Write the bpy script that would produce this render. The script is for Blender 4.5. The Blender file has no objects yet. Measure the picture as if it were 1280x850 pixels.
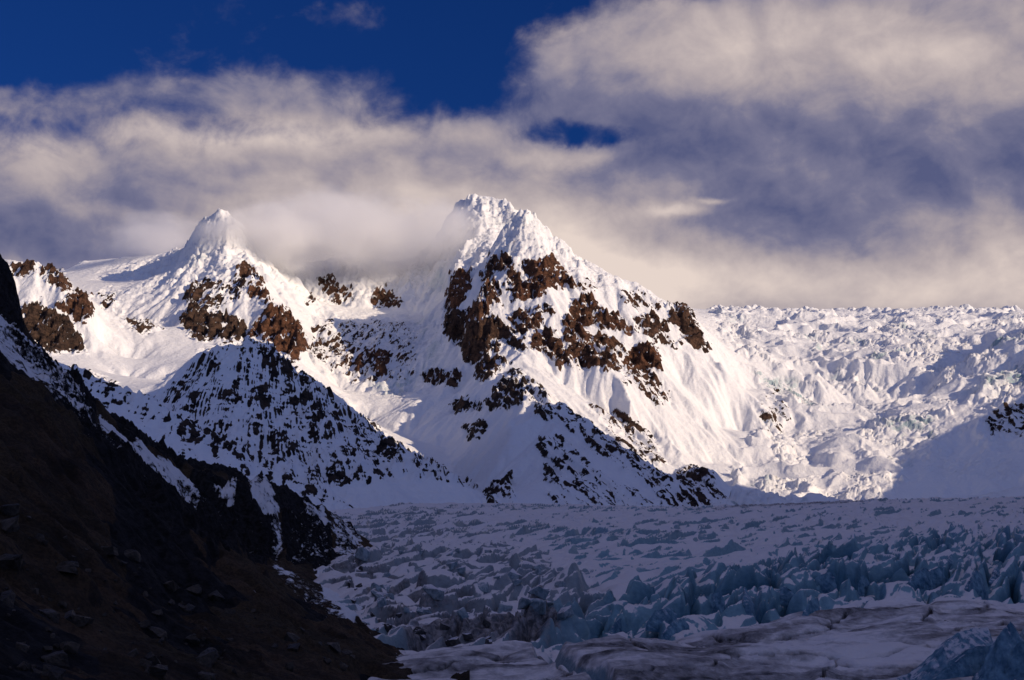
import bpy, math, time
import numpy as np

T0 = time.time()
R = math.radians
rng = np.random.default_rng(7)
scn = bpy.context.scene
COL = scn.collection

# ------------------------------------------------------------------ camera, world, sun, exposure
FPX, HOR = 1758.0, 690.0          # focal length in photo pixels, row of the eye level
cam_d = bpy.data.cameras.new('camera')
cam = bpy.data.objects.new('camera', cam_d)
COL.objects.link(cam)
cam.location = (0, 0, 0)
cam.rotation_euler = (R(90), 0, 0)
cam_d.sensor_width = 36.0
cam_d.lens = 36.0 * FPX / 1280.0
cam_d.shift_y = (HOR - 425.0) / 1280.0
cam_d.clip_start = 1.0
cam_d.clip_end = 60000.0
scn.camera = cam
scn.view_settings.view_transform = 'Standard'
scn.view_settings.look = 'None'
scn.view_settings.exposure = 0.1
scn.view_settings.gamma = 1.0
scn.view_settings.use_curve_mapping = False
scn.render.engine = 'CYCLES'
scn.cycles.max_bounces = 12
scn.cycles.diffuse_bounces = 2
scn.cycles.volume_bounces = 10
scn.cycles.use_denoising = True

SUN_EL, SUN_B = R(19.0), R(28.0)   # elevation; angle from +X towards the viewer (-Y)
S = np.array([math.cos(SUN_EL) * math.cos(SUN_B), -math.cos(SUN_EL) * math.sin(SUN_B), math.sin(SUN_EL)])
sun_d = bpy.data.lights.new('sun', 'SUN')
sun_d.energy = 4.0
sun_d.angle = R(0.5)
sun_d.color = (1.0, 0.79, 0.565)
sun = bpy.data.objects.new('sun', sun_d)
COL.objects.link(sun)
from mathutils import Vector
sun.rotation_euler = Vector(S.tolist()).to_track_quat('Z', 'Y').to_euler()

# node helpers -------------------------------------------------------
class NT:
    def __init__(s, tree):
        s.t = tree; tree.nodes.clear()
    def n(s, typ, **kw):
        nd = s.t.nodes.new(typ)
        for k, v in kw.items():
            setattr(nd, k, v)
        return nd
    def put(s, sock, v):
        if isinstance(v, bpy.types.NodeSocket):
            s.t.links.new(v, sock)
        elif v is not None:
            sock.default_value = v
    def m(s, op, a, b=None, c=None, clamp=False):
        nd = s.n('ShaderNodeMath', operation=op, use_clamp=clamp)
        for i, v in enumerate((a, b, c)):
            if v is not None: s.put(nd.inputs[i], v)
        return nd.outputs[0]
    def vm(s, op, a, b=None, scale=None):
        nd = s.n('ShaderNodeVectorMath', operation=op)
        s.put(nd.inputs[0], a)
        if b is not None: s.put(nd.inputs[1], b)
        if scale is not None: s.put(nd.inputs['Scale'], scale)
        return nd.outputs['Value'] if op in ('LENGTH', 'DOT_PRODUCT', 'DISTANCE') else nd.outputs['Vector']
    def noise(s, vec, scale, detail=4.0, rough=0.55, lac=2.0, dist=0.0, typ='FBM'):
        nd = s.n('ShaderNodeTexNoise', noise_dimensions='3D', noise_type=typ)
        if typ == 'FBM': nd.normalize = True
        s.put(nd.inputs['Vector'], vec); s.put(nd.inputs['Scale'], scale)
        s.put(nd.inputs['Detail'], detail); s.put(nd.inputs['Roughness'], rough)
        s.put(nd.inputs['Lacunarity'], lac); s.put(nd.inputs['Distortion'], dist)
        return nd.outputs['Fac'], nd.outputs['Color']
    def mix(s, f, a, b, blend='MIX', clamp=False):
        nd = s.n('ShaderNodeMix', data_type='RGBA', blend_type=blend, clamp_result=clamp)
        s.put(nd.inputs[0], f); s.put(nd.inputs[6], a); s.put(nd.inputs[7], b)
        return nd.outputs[2]
    def step(s, v, a, b, lo=0.0, hi=1.0):
        nd = s.n('ShaderNodeMapRange', interpolation_type='SMOOTHSTEP')
        s.put(nd.inputs[0], v); s.put(nd.inputs[1], a); s.put(nd.inputs[2], b)
        nd.inputs[3].default_value = lo; nd.inputs[4].default_value = hi
        return nd.outputs[0]
    def attr(s, name):
        return s.n('ShaderNodeAttribute', attribute_type='GEOMETRY', attribute_name=name).outputs['Fac']
def rgb(*c): return (c[0], c[1], c[2], 1.0)

# the sky: Nishita blue deepened as through a polariser, with cloud banks mixed in by direction
world = bpy.data.worlds.new('World')
scn.world = world
world.use_nodes = True
w = NT(world.node_tree)
skyt = w.n('ShaderNodeTexSky', sky_type='NISHITA', sun_disc=False)
skyt.sun_elevation = SUN_EL
skyt.sun_rotation = math.atan2(S[0], S[1])
skyt.altitude = 300
WSTR = 0.1
tc = w.n('ShaderNodeTexCoord').outputs['Generated']
dirv = w.vm('NORMALIZE', tc)
sx = w.n('ShaderNodeSeparateXYZ'); w.put(sx.inputs[0], dirv)
dx, dy, dz = sx.outputs
yc = w.m('MAXIMUM', dy, 0.12)
warp_c = w.noise(dirv, 6.0, 7.0, 0.6)[1]
warp = w.vm('SCALE', w.vm('SUBTRACT', warp_c, (0.5, 0.5, 0.5)), scale=0.055)
sw = w.n('ShaderNodeSeparateXYZ'); w.put(sw.inputs[0], warp)
U = w.m('ADD', w.m('DIVIDE', dx, yc), sw.outputs[0])
V = w.m('ADD', w.m('DIVIDE', dz, yc), sw.outputs[2])
front = w.step(dy, 0.15, 0.5)
def blob(px, py, rx, ry, amp, bank=False):
    """a soft elliptical bank of cloud centred on a direction of the sky"""
    u0, v0 = (px - 640) / FPX, (HOR - py) / FPX
    a = w.m('DIVIDE', w.m('SUBTRACT', U, u0), rx / FPX)
    b = w.m('DIVIDE', w.m('SUBTRACT', V, v0), ry / FPX)
    r2 = w.m('ADD', w.m('MULTIPLY', a, a), w.m('MULTIPLY', b, b))
    if bank: r2 = w.m('POWER', r2, 1.35)          # a bank has a firmer edge
    g = w.m('POWER', 2.71828, w.m('MULTIPLY', r2, -0.7))
    return w.m('MULTIPLY', g, amp)
def total(lst):
    acc = lst[0]
    for x in lst[1:]: acc = w.m('ADD', acc, x)
    return acc
BANKS = [  # where cloud stands in the sky
    (50, 330, 240, 160, 0.95), (230, 310, 180, 150, 0.7), (410, 262, 170, 112, 0.75), (570, 300, 200, 122, 0.85), (900, 400, 430, 190, 1.1),
    (1010, 190, 330, 150, 0.8), (905, 72, 225, 82, 0.65), (1230, 60, 270, 140, 0.8), (1300, 300, 320, 220, 0.9), (690, 193, 70, 16, 0.5),
    (140, 106, 60, 16, 0.42), (10, 122, 80, 16, 0.45), (310, 116, 60, 24, 0.45), (400, 115, 60, 30, 0.45), (745, 95, 60, 40, 0.3), (600, 158, 70, 20, 0.4),
    (722, 167, 85, 15, -0.95), (570, 60, 70, 70, -0.4), (640, 10, 90, 50, -0.35),
]
LIGHTS = [  # bright (sunlit) and dark (thick, self-shaded) masses
    (500, 295, 210, 60, 0.72), (690, 325, 140, 60, 0.45), (250, 160, 130, 20, 0.46), (60, 190, 80, 50, 0.30), (400, 150, 120, 26, 0.34), (380, 215, 120, 40, 0.16),
    (1060, 30, 200, 40, 0.46), (880, 80, 190, 36, 0.30), (1000, 372, 330, 32, 0.58), (1250, 310, 90, 50, 0.34), (820, 345, 120, 45, 0.25),
    (700, 190, 60, 10, 0.42), (850, 266, 40, 7, 0.45), (895, 254, 16, 4, 0.4), (1240, 100, 120, 50, 0.24), (600, 165, 60, 14, 0.2),
    (70, 290, 150, 50, -0.10), (1050, 205, 300, 60, -0.10), (960, 290, 170, 32, -0.12), (160, 235, 50, 30, -0.06), (820, 145, 90, 22, -0.10),
]
cov = total([blob(*b, bank=True) for b in BANKS])
lit = total([blob(*b) for b in LIGHTS])
def cloudn(off, sc, det, rough, dist):
    return w.noise(w.vm('MULTIPLY', w.vm('ADD', dirv, off), (1.0, 1.0, 1.35)), sc, det, rough, dist=dist)[0]
n1 = cloudn((0, 0, 0), 9.0, 9.0, 0.58, 0.25); n1s = cloudn((0.016, 0, 0.020), 9.0, 6.0, 0.5, 0.25)
n2 = cloudn((0, 0, 0), 24.0, 8.0, 0.58, 0.35); n2s = cloudn((0.006, 0, 0.008), 24.0, 5.0, 0.5, 0.35)
relief = w.m('ADD', w.m('MULTIPLY', w.m('SUBTRACT', n1, n1s), 0.7), w.m('MULTIPLY', w.m('SUBTRACT', n2, n2s), 0.4))   # sunlit and shaded sides of the billows
n3 = w.noise(dirv, 3.0, 5.0, 0.6)[0]
cov = w.m('ADD', w.m('MULTIPLY', cov, front), w.m('MULTIPLY', w.m('SUBTRACT', 1.0, front), w.m('ADD', 0.32, w.m('MULTIPLY', w.m('SUBTRACT', n3, 0.5), 2.2))))
over = w.step(dz, 0.42, 0.8)      # brightness and cloud added overhead, out of view, to lift the shaded snow
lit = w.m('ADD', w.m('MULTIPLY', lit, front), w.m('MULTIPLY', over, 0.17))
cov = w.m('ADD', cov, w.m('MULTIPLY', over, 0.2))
dens = w.m('ADD', cov, w.m('ADD', w.m('MULTIPLY', w.m('SUBTRACT', n1, 0.5), 1.55), w.m('MULTIPLY', w.m('SUBTRACT', n2, 0.5), 1.0)))
alpha = w.step(dens, 0.16, 0.86)
bright = w.m('ADD', w.m('ADD', 0.20, lit), w.m('ADD', relief, w.m('ADD', w.m('MULTIPLY', w.m('SUBTRACT', n2, 0.5), 0.2), w.m('MULTIPLY', w.m('SUBTRACT', n1, 0.5), 0.25))), clamp=True)
cr = w.n('ShaderNodeValToRGB')
w.put(cr.inputs[0], bright)
e = cr.color_ramp.elements
e[0].position = 0.0; e[0].color = rgb(0.088, 0.10, 0.205)
e[1].position = 1.0; e[1].color = rgb(0.74, 0.62, 0.56)
x = e.new(0.22); x.color = rgb(0.17, 0.168, 0.262)
x = e.new(0.5); x.color = rgb(0.39, 0.335, 0.355)
away = w.m('MAXIMUM', over, w.m('SUBTRACT', 1.0, front))      # sky out of view made brighter and bluer to tint the shade
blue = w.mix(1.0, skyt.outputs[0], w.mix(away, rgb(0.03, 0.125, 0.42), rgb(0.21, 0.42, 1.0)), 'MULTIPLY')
cloudc = w.vm('SCALE', cr.outputs[0], scale=1.0 / WSTR)
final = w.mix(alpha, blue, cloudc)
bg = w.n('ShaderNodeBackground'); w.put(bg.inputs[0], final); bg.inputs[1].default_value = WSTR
wo = w.n('ShaderNodeOutputWorld'); w.t.links.new(bg.outputs[0], wo.inputs[0])

# ------------------------------------------------------------------ numpy noise
F = np.float32
def hash2(ix, iy, seed):
    h = (ix.astype(np.uint32) * np.uint32(374761393) + iy.astype(np.uint32) * np.uint32(668265263) + np.uint32((seed * 2246822519) & 0xffffffff))
    h = (h ^ (h >> np.uint32(13))) * np.uint32(1274126177)
    h = (h ^ (h >> np.uint32(16))) * np.uint32(2246822519)
    return h ^ (h >> np.uint32(15))
def h01(ix, iy, seed):
    return (hash2(ix, iy, seed) & np.uint32(0xffffff)).astype(F) * F(1.0 / 16777216.0)
_ang = np.arange(256) * (2 * np.pi / 256)
_gx, _gy = np.cos(_ang).astype(F), np.sin(_ang).astype(F)
def perlin(x, y, seed=0):
    x = x.astype(F); y = y.astype(F)
    fx, fy = np.floor(x), np.floor(y)
    ix, iy = fx.astype(np.int64), fy.astype(np.int64)
    x = x - fx; y = y - fy
    ux = x * x * x * (x * (x * 6 - 15) + 10); uy = y * y * y * (y * (y * 6 - 15) + 10)
    def g(i, j):
        k = (hash2(ix + i, iy + j, seed) & np.uint32(255)).astype(np.intp)
        return _gx[k] * (x - i) + _gy[k] * (y - j)
    a, b, c, d = g(0, 0), g(1, 0), g(0, 1), g(1, 1)
    a = a + ux * (b - a); c = c + ux * (d - c)
    return (a + uy * (c - a)) * F(1.45)
def fbm(x, y, oct=5, seed=0, gain=0.5, lac=2.03):
    s = 0; a = 1.0; t = 0
    for k in range(oct):
        s = s + a * perlin(x, y, seed + k * 17); t += a
        x = x * lac + 13.7; y = y * lac + 7.3; a *= gain
    return s / t * 1.3
def ridged(x, y, oct=5, seed=0, gain=0.5, lac=2.03):
    s = 0; a = 1.0; t = 0; w_ = 1.0
    for k in range(oct):
        n = 1 - np.abs(perlin(x, y, seed + k * 31)); n = n * n * w_
        w_ = np.clip(n * 1.6, 0, 1)
        s = s + a * n; t += a
        x = x * lac + 3.7; y = y * lac + 17.3; a *= gain
    return s / t
def gully(x, y, gx, gy, freq, seed):
    """stripes that run down the slope: ridges and gullies cut by water and avalanches"""
    l = np.sqrt(gx * gx + gy * gy) + 1e-6
    px, py = (x * freq).astype(F), (y * freq).astype(F)
    dxx, dyy = (-gy / l).astype(F), (gx / l).astype(F)
    fx, fy = np.floor(px), np.floor(py)
    ix, iy = fx.astype(np.int64), fy.astype(np.int64)
    px -= fx; py -= fy
    acc = np.zeros_like(px); wt = np.zeros_like(px); ds = np.zeros_like(px)
    for i in (-1, 0, 1):
        for j in (-1, 0, 1):
            ox = h01(ix + i, iy + j, seed) ; oy = h01(ix + i, iy + j, seed + 5)
            vx = px - i - ox * F(0.9); vy = py - j - oy * F(0.9)
            w_ = np.exp(-2.2 * (vx * vx + vy * vy))
            m = (vx * dxx + vy * dyy) * F(2 * np.pi)
            acc += np.cos(m) * w_; ds += -np.sin(m) * w_; wt += w_
    acc /= wt; ds /= wt
    return acc, ds * dxx * F(2 * np.pi) , ds * dyy * F(2 * np.pi)
def voro(x, y, seed=0, jit=0.9):
    """nearest cell: distances f1, f2, a random number and the offset from the cell's centre"""
    x = x.astype(F); y = y.astype(F)
    fx, fy = np.floor(x), np.floor(y)
    ix, iy = fx.astype(np.int64), fy.astype(np.int64)
    px, py = x - fx, y - fy
    f1 = np.full(x.shape, 9, F); f2 = np.full(x.shape, 9, F)
    r1 = np.zeros(x.shape, F); r2 = np.zeros(x.shape, F); r3 = np.zeros(x.shape, F); cx = np.zeros(x.shape, F); cy = np.zeros(x.shape, F)
    for i in (-1, 0, 1):
        for j in (-1, 0, 1):
            hx = h01(ix + i, iy + j, seed); hy = h01(ix + i, iy + j, seed + 9)
            vx = px - i - 0.5 - (hx - 0.5) * jit; vy = py - j - 0.5 - (hy - 0.5) * jit
            d = vx * vx + vy * vy
            c = d < f1
            f2 = np.where(c, f1, np.minimum(f2, d))
            f1 = np.where(c, d, f1)
            cx = np.where(c, vx, cx); cy = np.where(c, vy, cy)
            r1 = np.where(c, h01(ix + i, iy + j, seed + 21), r1)
            r2 = np.where(c, h01(ix + i, iy + j, seed + 22), r2)
            r3 = np.where(c, h01(ix + i, iy + j, seed + 23), r3)
    return np.sqrt(f1), np.sqrt(f2), r1, r2, r3, cx, cy
def sstep(a, b, v):
    t = np.clip((v - a) / (b - a), 0, 1)
    return t * t * (3 - 2 * t)
def blur(a, n=1):
    for _ in range(n):
        p = np.pad(a, 1, mode='edge')
        a = (p[:-2, 1:-1] + 2 * p[1:-1, 1:-1] + p[2:, 1:-1]) * 0.25
        p = np.pad(a, 1, mode='edge')
        a = (p[1:-1, :-2] + 2 * p[1:-1, 1:-1] + p[1:-1, 2:]) * 0.25
    return a

# ------------------------------------------------------------------ terrain from sketched ridge and valley lines
class Sheet:
    """a height field on a fan grid: columns of constant x/y, rows of growing y"""
    def __init__(s, u0, u1, y0, y1, nu, ny):
        s.u = np.linspace(u0, u1, nu); s.s = np.linspace(math.log(y0), math.log(y1), ny)
        s.nu, s.ny = nu, ny
        s.y1d = np.exp(s.s)
        s.Y = np.repeat(s.y1d[:, None], nu, 1); s.X = s.Y * s.u[None, :]
    def solve(s, lines, k=3, its=160, extra=None):
        """membrane through the lines; each line is a list of (px, py, distance)"""
        nu, ny = s.nu // k, s.ny // k
        pts = []
        for ln in lines:
            for a, b in zip(ln[:-1], ln[1:]) if len(ln) > 1 else [(ln[0], ln[0])]:
                a, b = np.array(a, float), np.array(b, float)
                n = 160
                t = np.linspace(0, 1, n)[:, None]
                q = a + (b - a) * t
                # straight in space
                P0 = np.array([(a[0] - 640) / FPX * a[2], a[2], (HOR - a[1]) / FPX * a[2]])
                P1 = np.array([(b[0] - 640) / FPX * b[2], b[2], (HOR - b[1]) / FPX * b[2]])
                pts.append(P0 + (P1 - P0) * t)
        P = np.concatenate(pts)
        pu = (P[:, 0] / P[:, 1] - s.u[0]) / (s.u[-1] - s.u[0]); ps = (np.log(P[:, 1]) - s.s[0]) / (s.s[-1] - s.s[0])
        ok = (pu >= 0) & (pu <= 1) & (ps >= 0) & (ps <= 1)
        P, pu, ps = P[ok], pu[ok], ps[ok]
        z = None
        for lev in (16, 8, 4, 2, 1):
            a, b = max(8, nu // lev), max(8, ny // lev)
            i = np.clip((pu * (a - 1)).round().astype(int), 0, a - 1); j = np.clip((ps * (b - 1)).round().astype(int), 0, b - 1)
            cs = np.zeros((b, a)); cn = np.zeros((b, a))
            np.add.at(cs, (j, i), P[:, 2]); np.add.at(cn, (j, i), 1)
            fix = cn > 0; val = cs / np.maximum(cn, 1)
            z = np.full((b, a), P[:, 2].mean()) if z is None else resize(z, b, a)
            z[fix] = val[fix]
            for _ in range(its if lev > 1 else its // 2):
                p = np.pad(z, 1, mode='edge')
                zn = (p[:-2, 1:-1] + p[2:, 1:-1] + p[1:-1, :-2] + p[1:-1, 2:]) * 0.25
                z = np.where(fix, val, zn)
        z = blur(z, 1)
        return blur(resize(z, s.ny, s.nu), 2)
    def grad(s, Z):
        zu = np.gradient(Z, s.u, axis=1); zs = np.gradient(Z, s.s, axis=0)
        gx = zu / s.Y
        gy = (zs - zu * 0) / s.Y - gx * s.u[None, :]
        return gx, gy
    def at(s, Z, x, y):
        j = np.clip((np.log(y) - s.s[0]) / (s.s[1] - s.s[0]), 0, s.ny - 1.001); i = np.clip((x / y - s.u[0]) / (s.u[1] - s.u[0]), 0, s.nu - 1.001)
        j0, i0 = int(j), int(i)
        return float(Z[j0:j0 + 2, i0:i0 + 2].mean())
    def pix(s, Z):
        return 640 + FPX * s.u[None, :] + 0 * Z, HOR - FPX * Z / s.Y
def resize(z, b, a):
    h, w_ = z.shape
    yy = np.linspace(0, h - 1, b); xx = np.linspace(0, w_ - 1, a)
    j = np.clip(np.floor(yy).astype(int), 0, h - 2); i = np.clip(np.floor(xx).astype(int), 0, w_ - 2)
    fy = (yy - j)[:, None]; fx = (xx - i)[None, :]
    A = z[j][:, i]; B = z[j][:, i + 1]; C_ = z[j + 1][:, i]; D = z[j + 1][:, i + 1]
    return (A * (1 - fx) + B * fx) * (1 - fy) + (C_ * (1 - fx) + D * fx) * fy
def poly_field(px, py, poly, soft):
    """signed distance in photo pixels (positive inside) to an outline, 0 away from it"""
    poly = np.array(poly, float)
    out = np.full(px.shape, -1e3, F)
    m = (px > poly[:, 0].min() - soft) & (px < poly[:, 0].max() + soft) & (py > poly[:, 1].min() - soft) & (py < poly[:, 1].max() + soft)
    if not m.any(): return out
    x, y = px[m], py[m]
    ins = np.zeros(x.shape, bool); d2 = np.full(x.shape, 1e9)
    n = len(poly)
    for k in range(n):
        x0, y0 = poly[k]; x1, y1 = poly[(k + 1) % n]
        ex, ey = x1 - x0, y1 - y0
        t = np.clip(((x - x0) * ex + (y - y0) * ey) / (ex * ex + ey * ey + 1e-9), 0, 1)
        d2 = np.minimum(d2, (x - x0 - t * ex) ** 2 + (y - y0 - t * ey) ** 2)
        c = ((y0 > y) != (y1 > y)) & (x < (x1 - x0) * (y - y0) / (y1 - y0 + 1e-12) + x0)
        ins ^= c
    d = np.sqrt(d2); out[m] = np.where(ins, d, -d)
    return out

def finish(o, name, label, cat, kind=None, group=None):
    o.name = name; o['label'] = label; o['category'] = cat
    if kind: o['kind'] = kind
    if group: o['group'] = group
    return o
def grid_mesh(name, P, mat, attrs=None, keep=None):
    """P: (rows, cols, 3); keep: bool mask of the faces that belong to this object"""
    ny, nu = P.shape[:2]
    idx = np.arange(ny * nu).reshape(ny, nu)
    q = np.stack([idx[:-1, :-1], idx[:-1, 1:], idx[1:, 1:], idx[1:, :-1]], -1).reshape(-1, 4)
    if keep is not None: q = q[keep.reshape(-1)]
    used = np.zeros(ny * nu, bool); used[q.ravel()] = True
    remap = np.cumsum(used) - 1
    V = P.reshape(-1, 3)[used].astype(F); q = remap[q].astype(np.int32)
    me = bpy.data.meshes.new(name)
    me.vertices.add(len(V)); me.vertices.foreach_set('co', V.ravel())
    me.loops.add(q.size); me.loops.foreach_set('vertex_index', q.ravel())
    me.polygons.add(len(q)); me.polygons.foreach_set('loop_start', np.arange(0, q.size, 4, dtype=np.int32))
    me.polygons.foreach_set('use_smooth', np.ones(len(q), bool))
    for k, a in (attrs or {}).items():
        at = me.attributes.new(k, 'FLOAT', 'POINT')
        at.data.foreach_set('value', a.reshape(-1)[used].astype(F))
    me.update(calc_edges=True)
    me.materials.append(mat)
    o = bpy.data.objects.new(name, me); COL.objects.link(o)
    return o

# ------------------------------------------------------------------ materials
def bump(t, h, strength, dist, normal=None):
    b = t.n('ShaderNodeBump'); t.put(b.inputs['Height'], h); b.inputs['Strength'].default_value = strength; b.inputs['Distance'].default_value = dist
    if normal is not None: t.put(b.inputs['Normal'], normal)
    return b.outputs[0]
def mat_mountain():
    m = bpy.data.materials.new('rock_and_snow'); m.use_nodes = True
    t = NT(m.node_tree)
    pos = t.n('ShaderNodeNewGeometry').outputs['Position']
    a = t.attr('rock'); red = t.attr('warm'); ice = t.attr('ice')
    nf = t.noise(pos, 0.11, 7.0, 0.68)[0]
    strat = t.noise(t.vm('MULTIPLY', pos, (0.012, 0.012, 0.10)), 1.0, 5.0, 0.6)[0]
    k = t.m('ADD', a, t.m('ADD', t.m('MULTIPLY', t.m('SUBTRACT', nf, 0.5), 0.62), t.m('MULTIPLY', t.m('SUBTRACT', strat, 0.5), 0.45)))
    vr = t.n('ShaderNodeVectorRotate', rotation_type='Y_AXIS'); t.put(vr.inputs['Vector'], pos); vr.inputs['Angle'].default_value = R(45)
    dg = t.noise(t.vm('MULTIPLY', vr.outputs[0], (0.012, 0.012, 0.062)), 1.0, 6.0, 0.66)[0]
    dg2 = t.noise(t.vm('MULTIPLY', vr.outputs[0], (0.055, 0.012, 0.012)), 1.0, 6.0, 0.66)[0]
    k = t.m('ADD', k, t.m('MULTIPLY', t.m('SUBTRACT', t.m('MINIMUM', dg, dg2), 0.43), 1.5))
    f = t.step(k, 0.47, 0.55)
    rn = t.noise(t.vm('MULTIPLY', pos, (1.0, 0.6, 1.6)), 0.035, 8.0, 0.7)[0]
    rc = t.mix(t.step(rn, 0.34, 0.66), rgb(0.016, 0.013, 0.014), rgb(0.100, 0.068, 0.052))
    rw = t.mix(t.step(rn, 0.34, 0.66), rgb(0.040, 0.020, 0.015), rgb(0.21, 0.098, 0.056))
    rock = t.mix(red, rc, rw)
    sn = t.noise(pos, 0.01, 4.0, 0.6)[0]
    snow = t.mix(sn, rgb(0.80, 0.81, 0.83), rgb(0.86, 0.86, 0.86))
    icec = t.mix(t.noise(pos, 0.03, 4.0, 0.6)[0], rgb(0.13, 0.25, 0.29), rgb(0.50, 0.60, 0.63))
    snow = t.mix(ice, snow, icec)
    col = t.mix(f, snow, rock)
    p = t.n('ShaderNodeBsdfPrincipled')
    t.put(p.inputs['Base Color'], col)
    p.inputs['Roughness'].default_value = 0.9
    p.inputs['Specular IOR Level'].default_value = 0.15
    hr = t.noise(pos, 0.07, 6.0, 0.65)[0]
    hs = t.noise(t.vm('MULTIPLY', pos, (1.0, 1.0, 2.0)), 0.03, 4.0, 0.5)[0]
    h = t.m('ADD', t.m('MULTIPLY', hr, t.m('ADD', 0.15, t.m('MULTIPLY', f, 0.85))), t.m('MULTIPLY', hs, 0.1))
    t.put(p.inputs['Normal'], bump(t, h, 1.0, 30.0))
    o = t.n('ShaderNodeOutputMaterial'); t.t.links.new(p.outputs[0], o.inputs[0])
    return m
M_MTN = mat_mountain()

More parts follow.
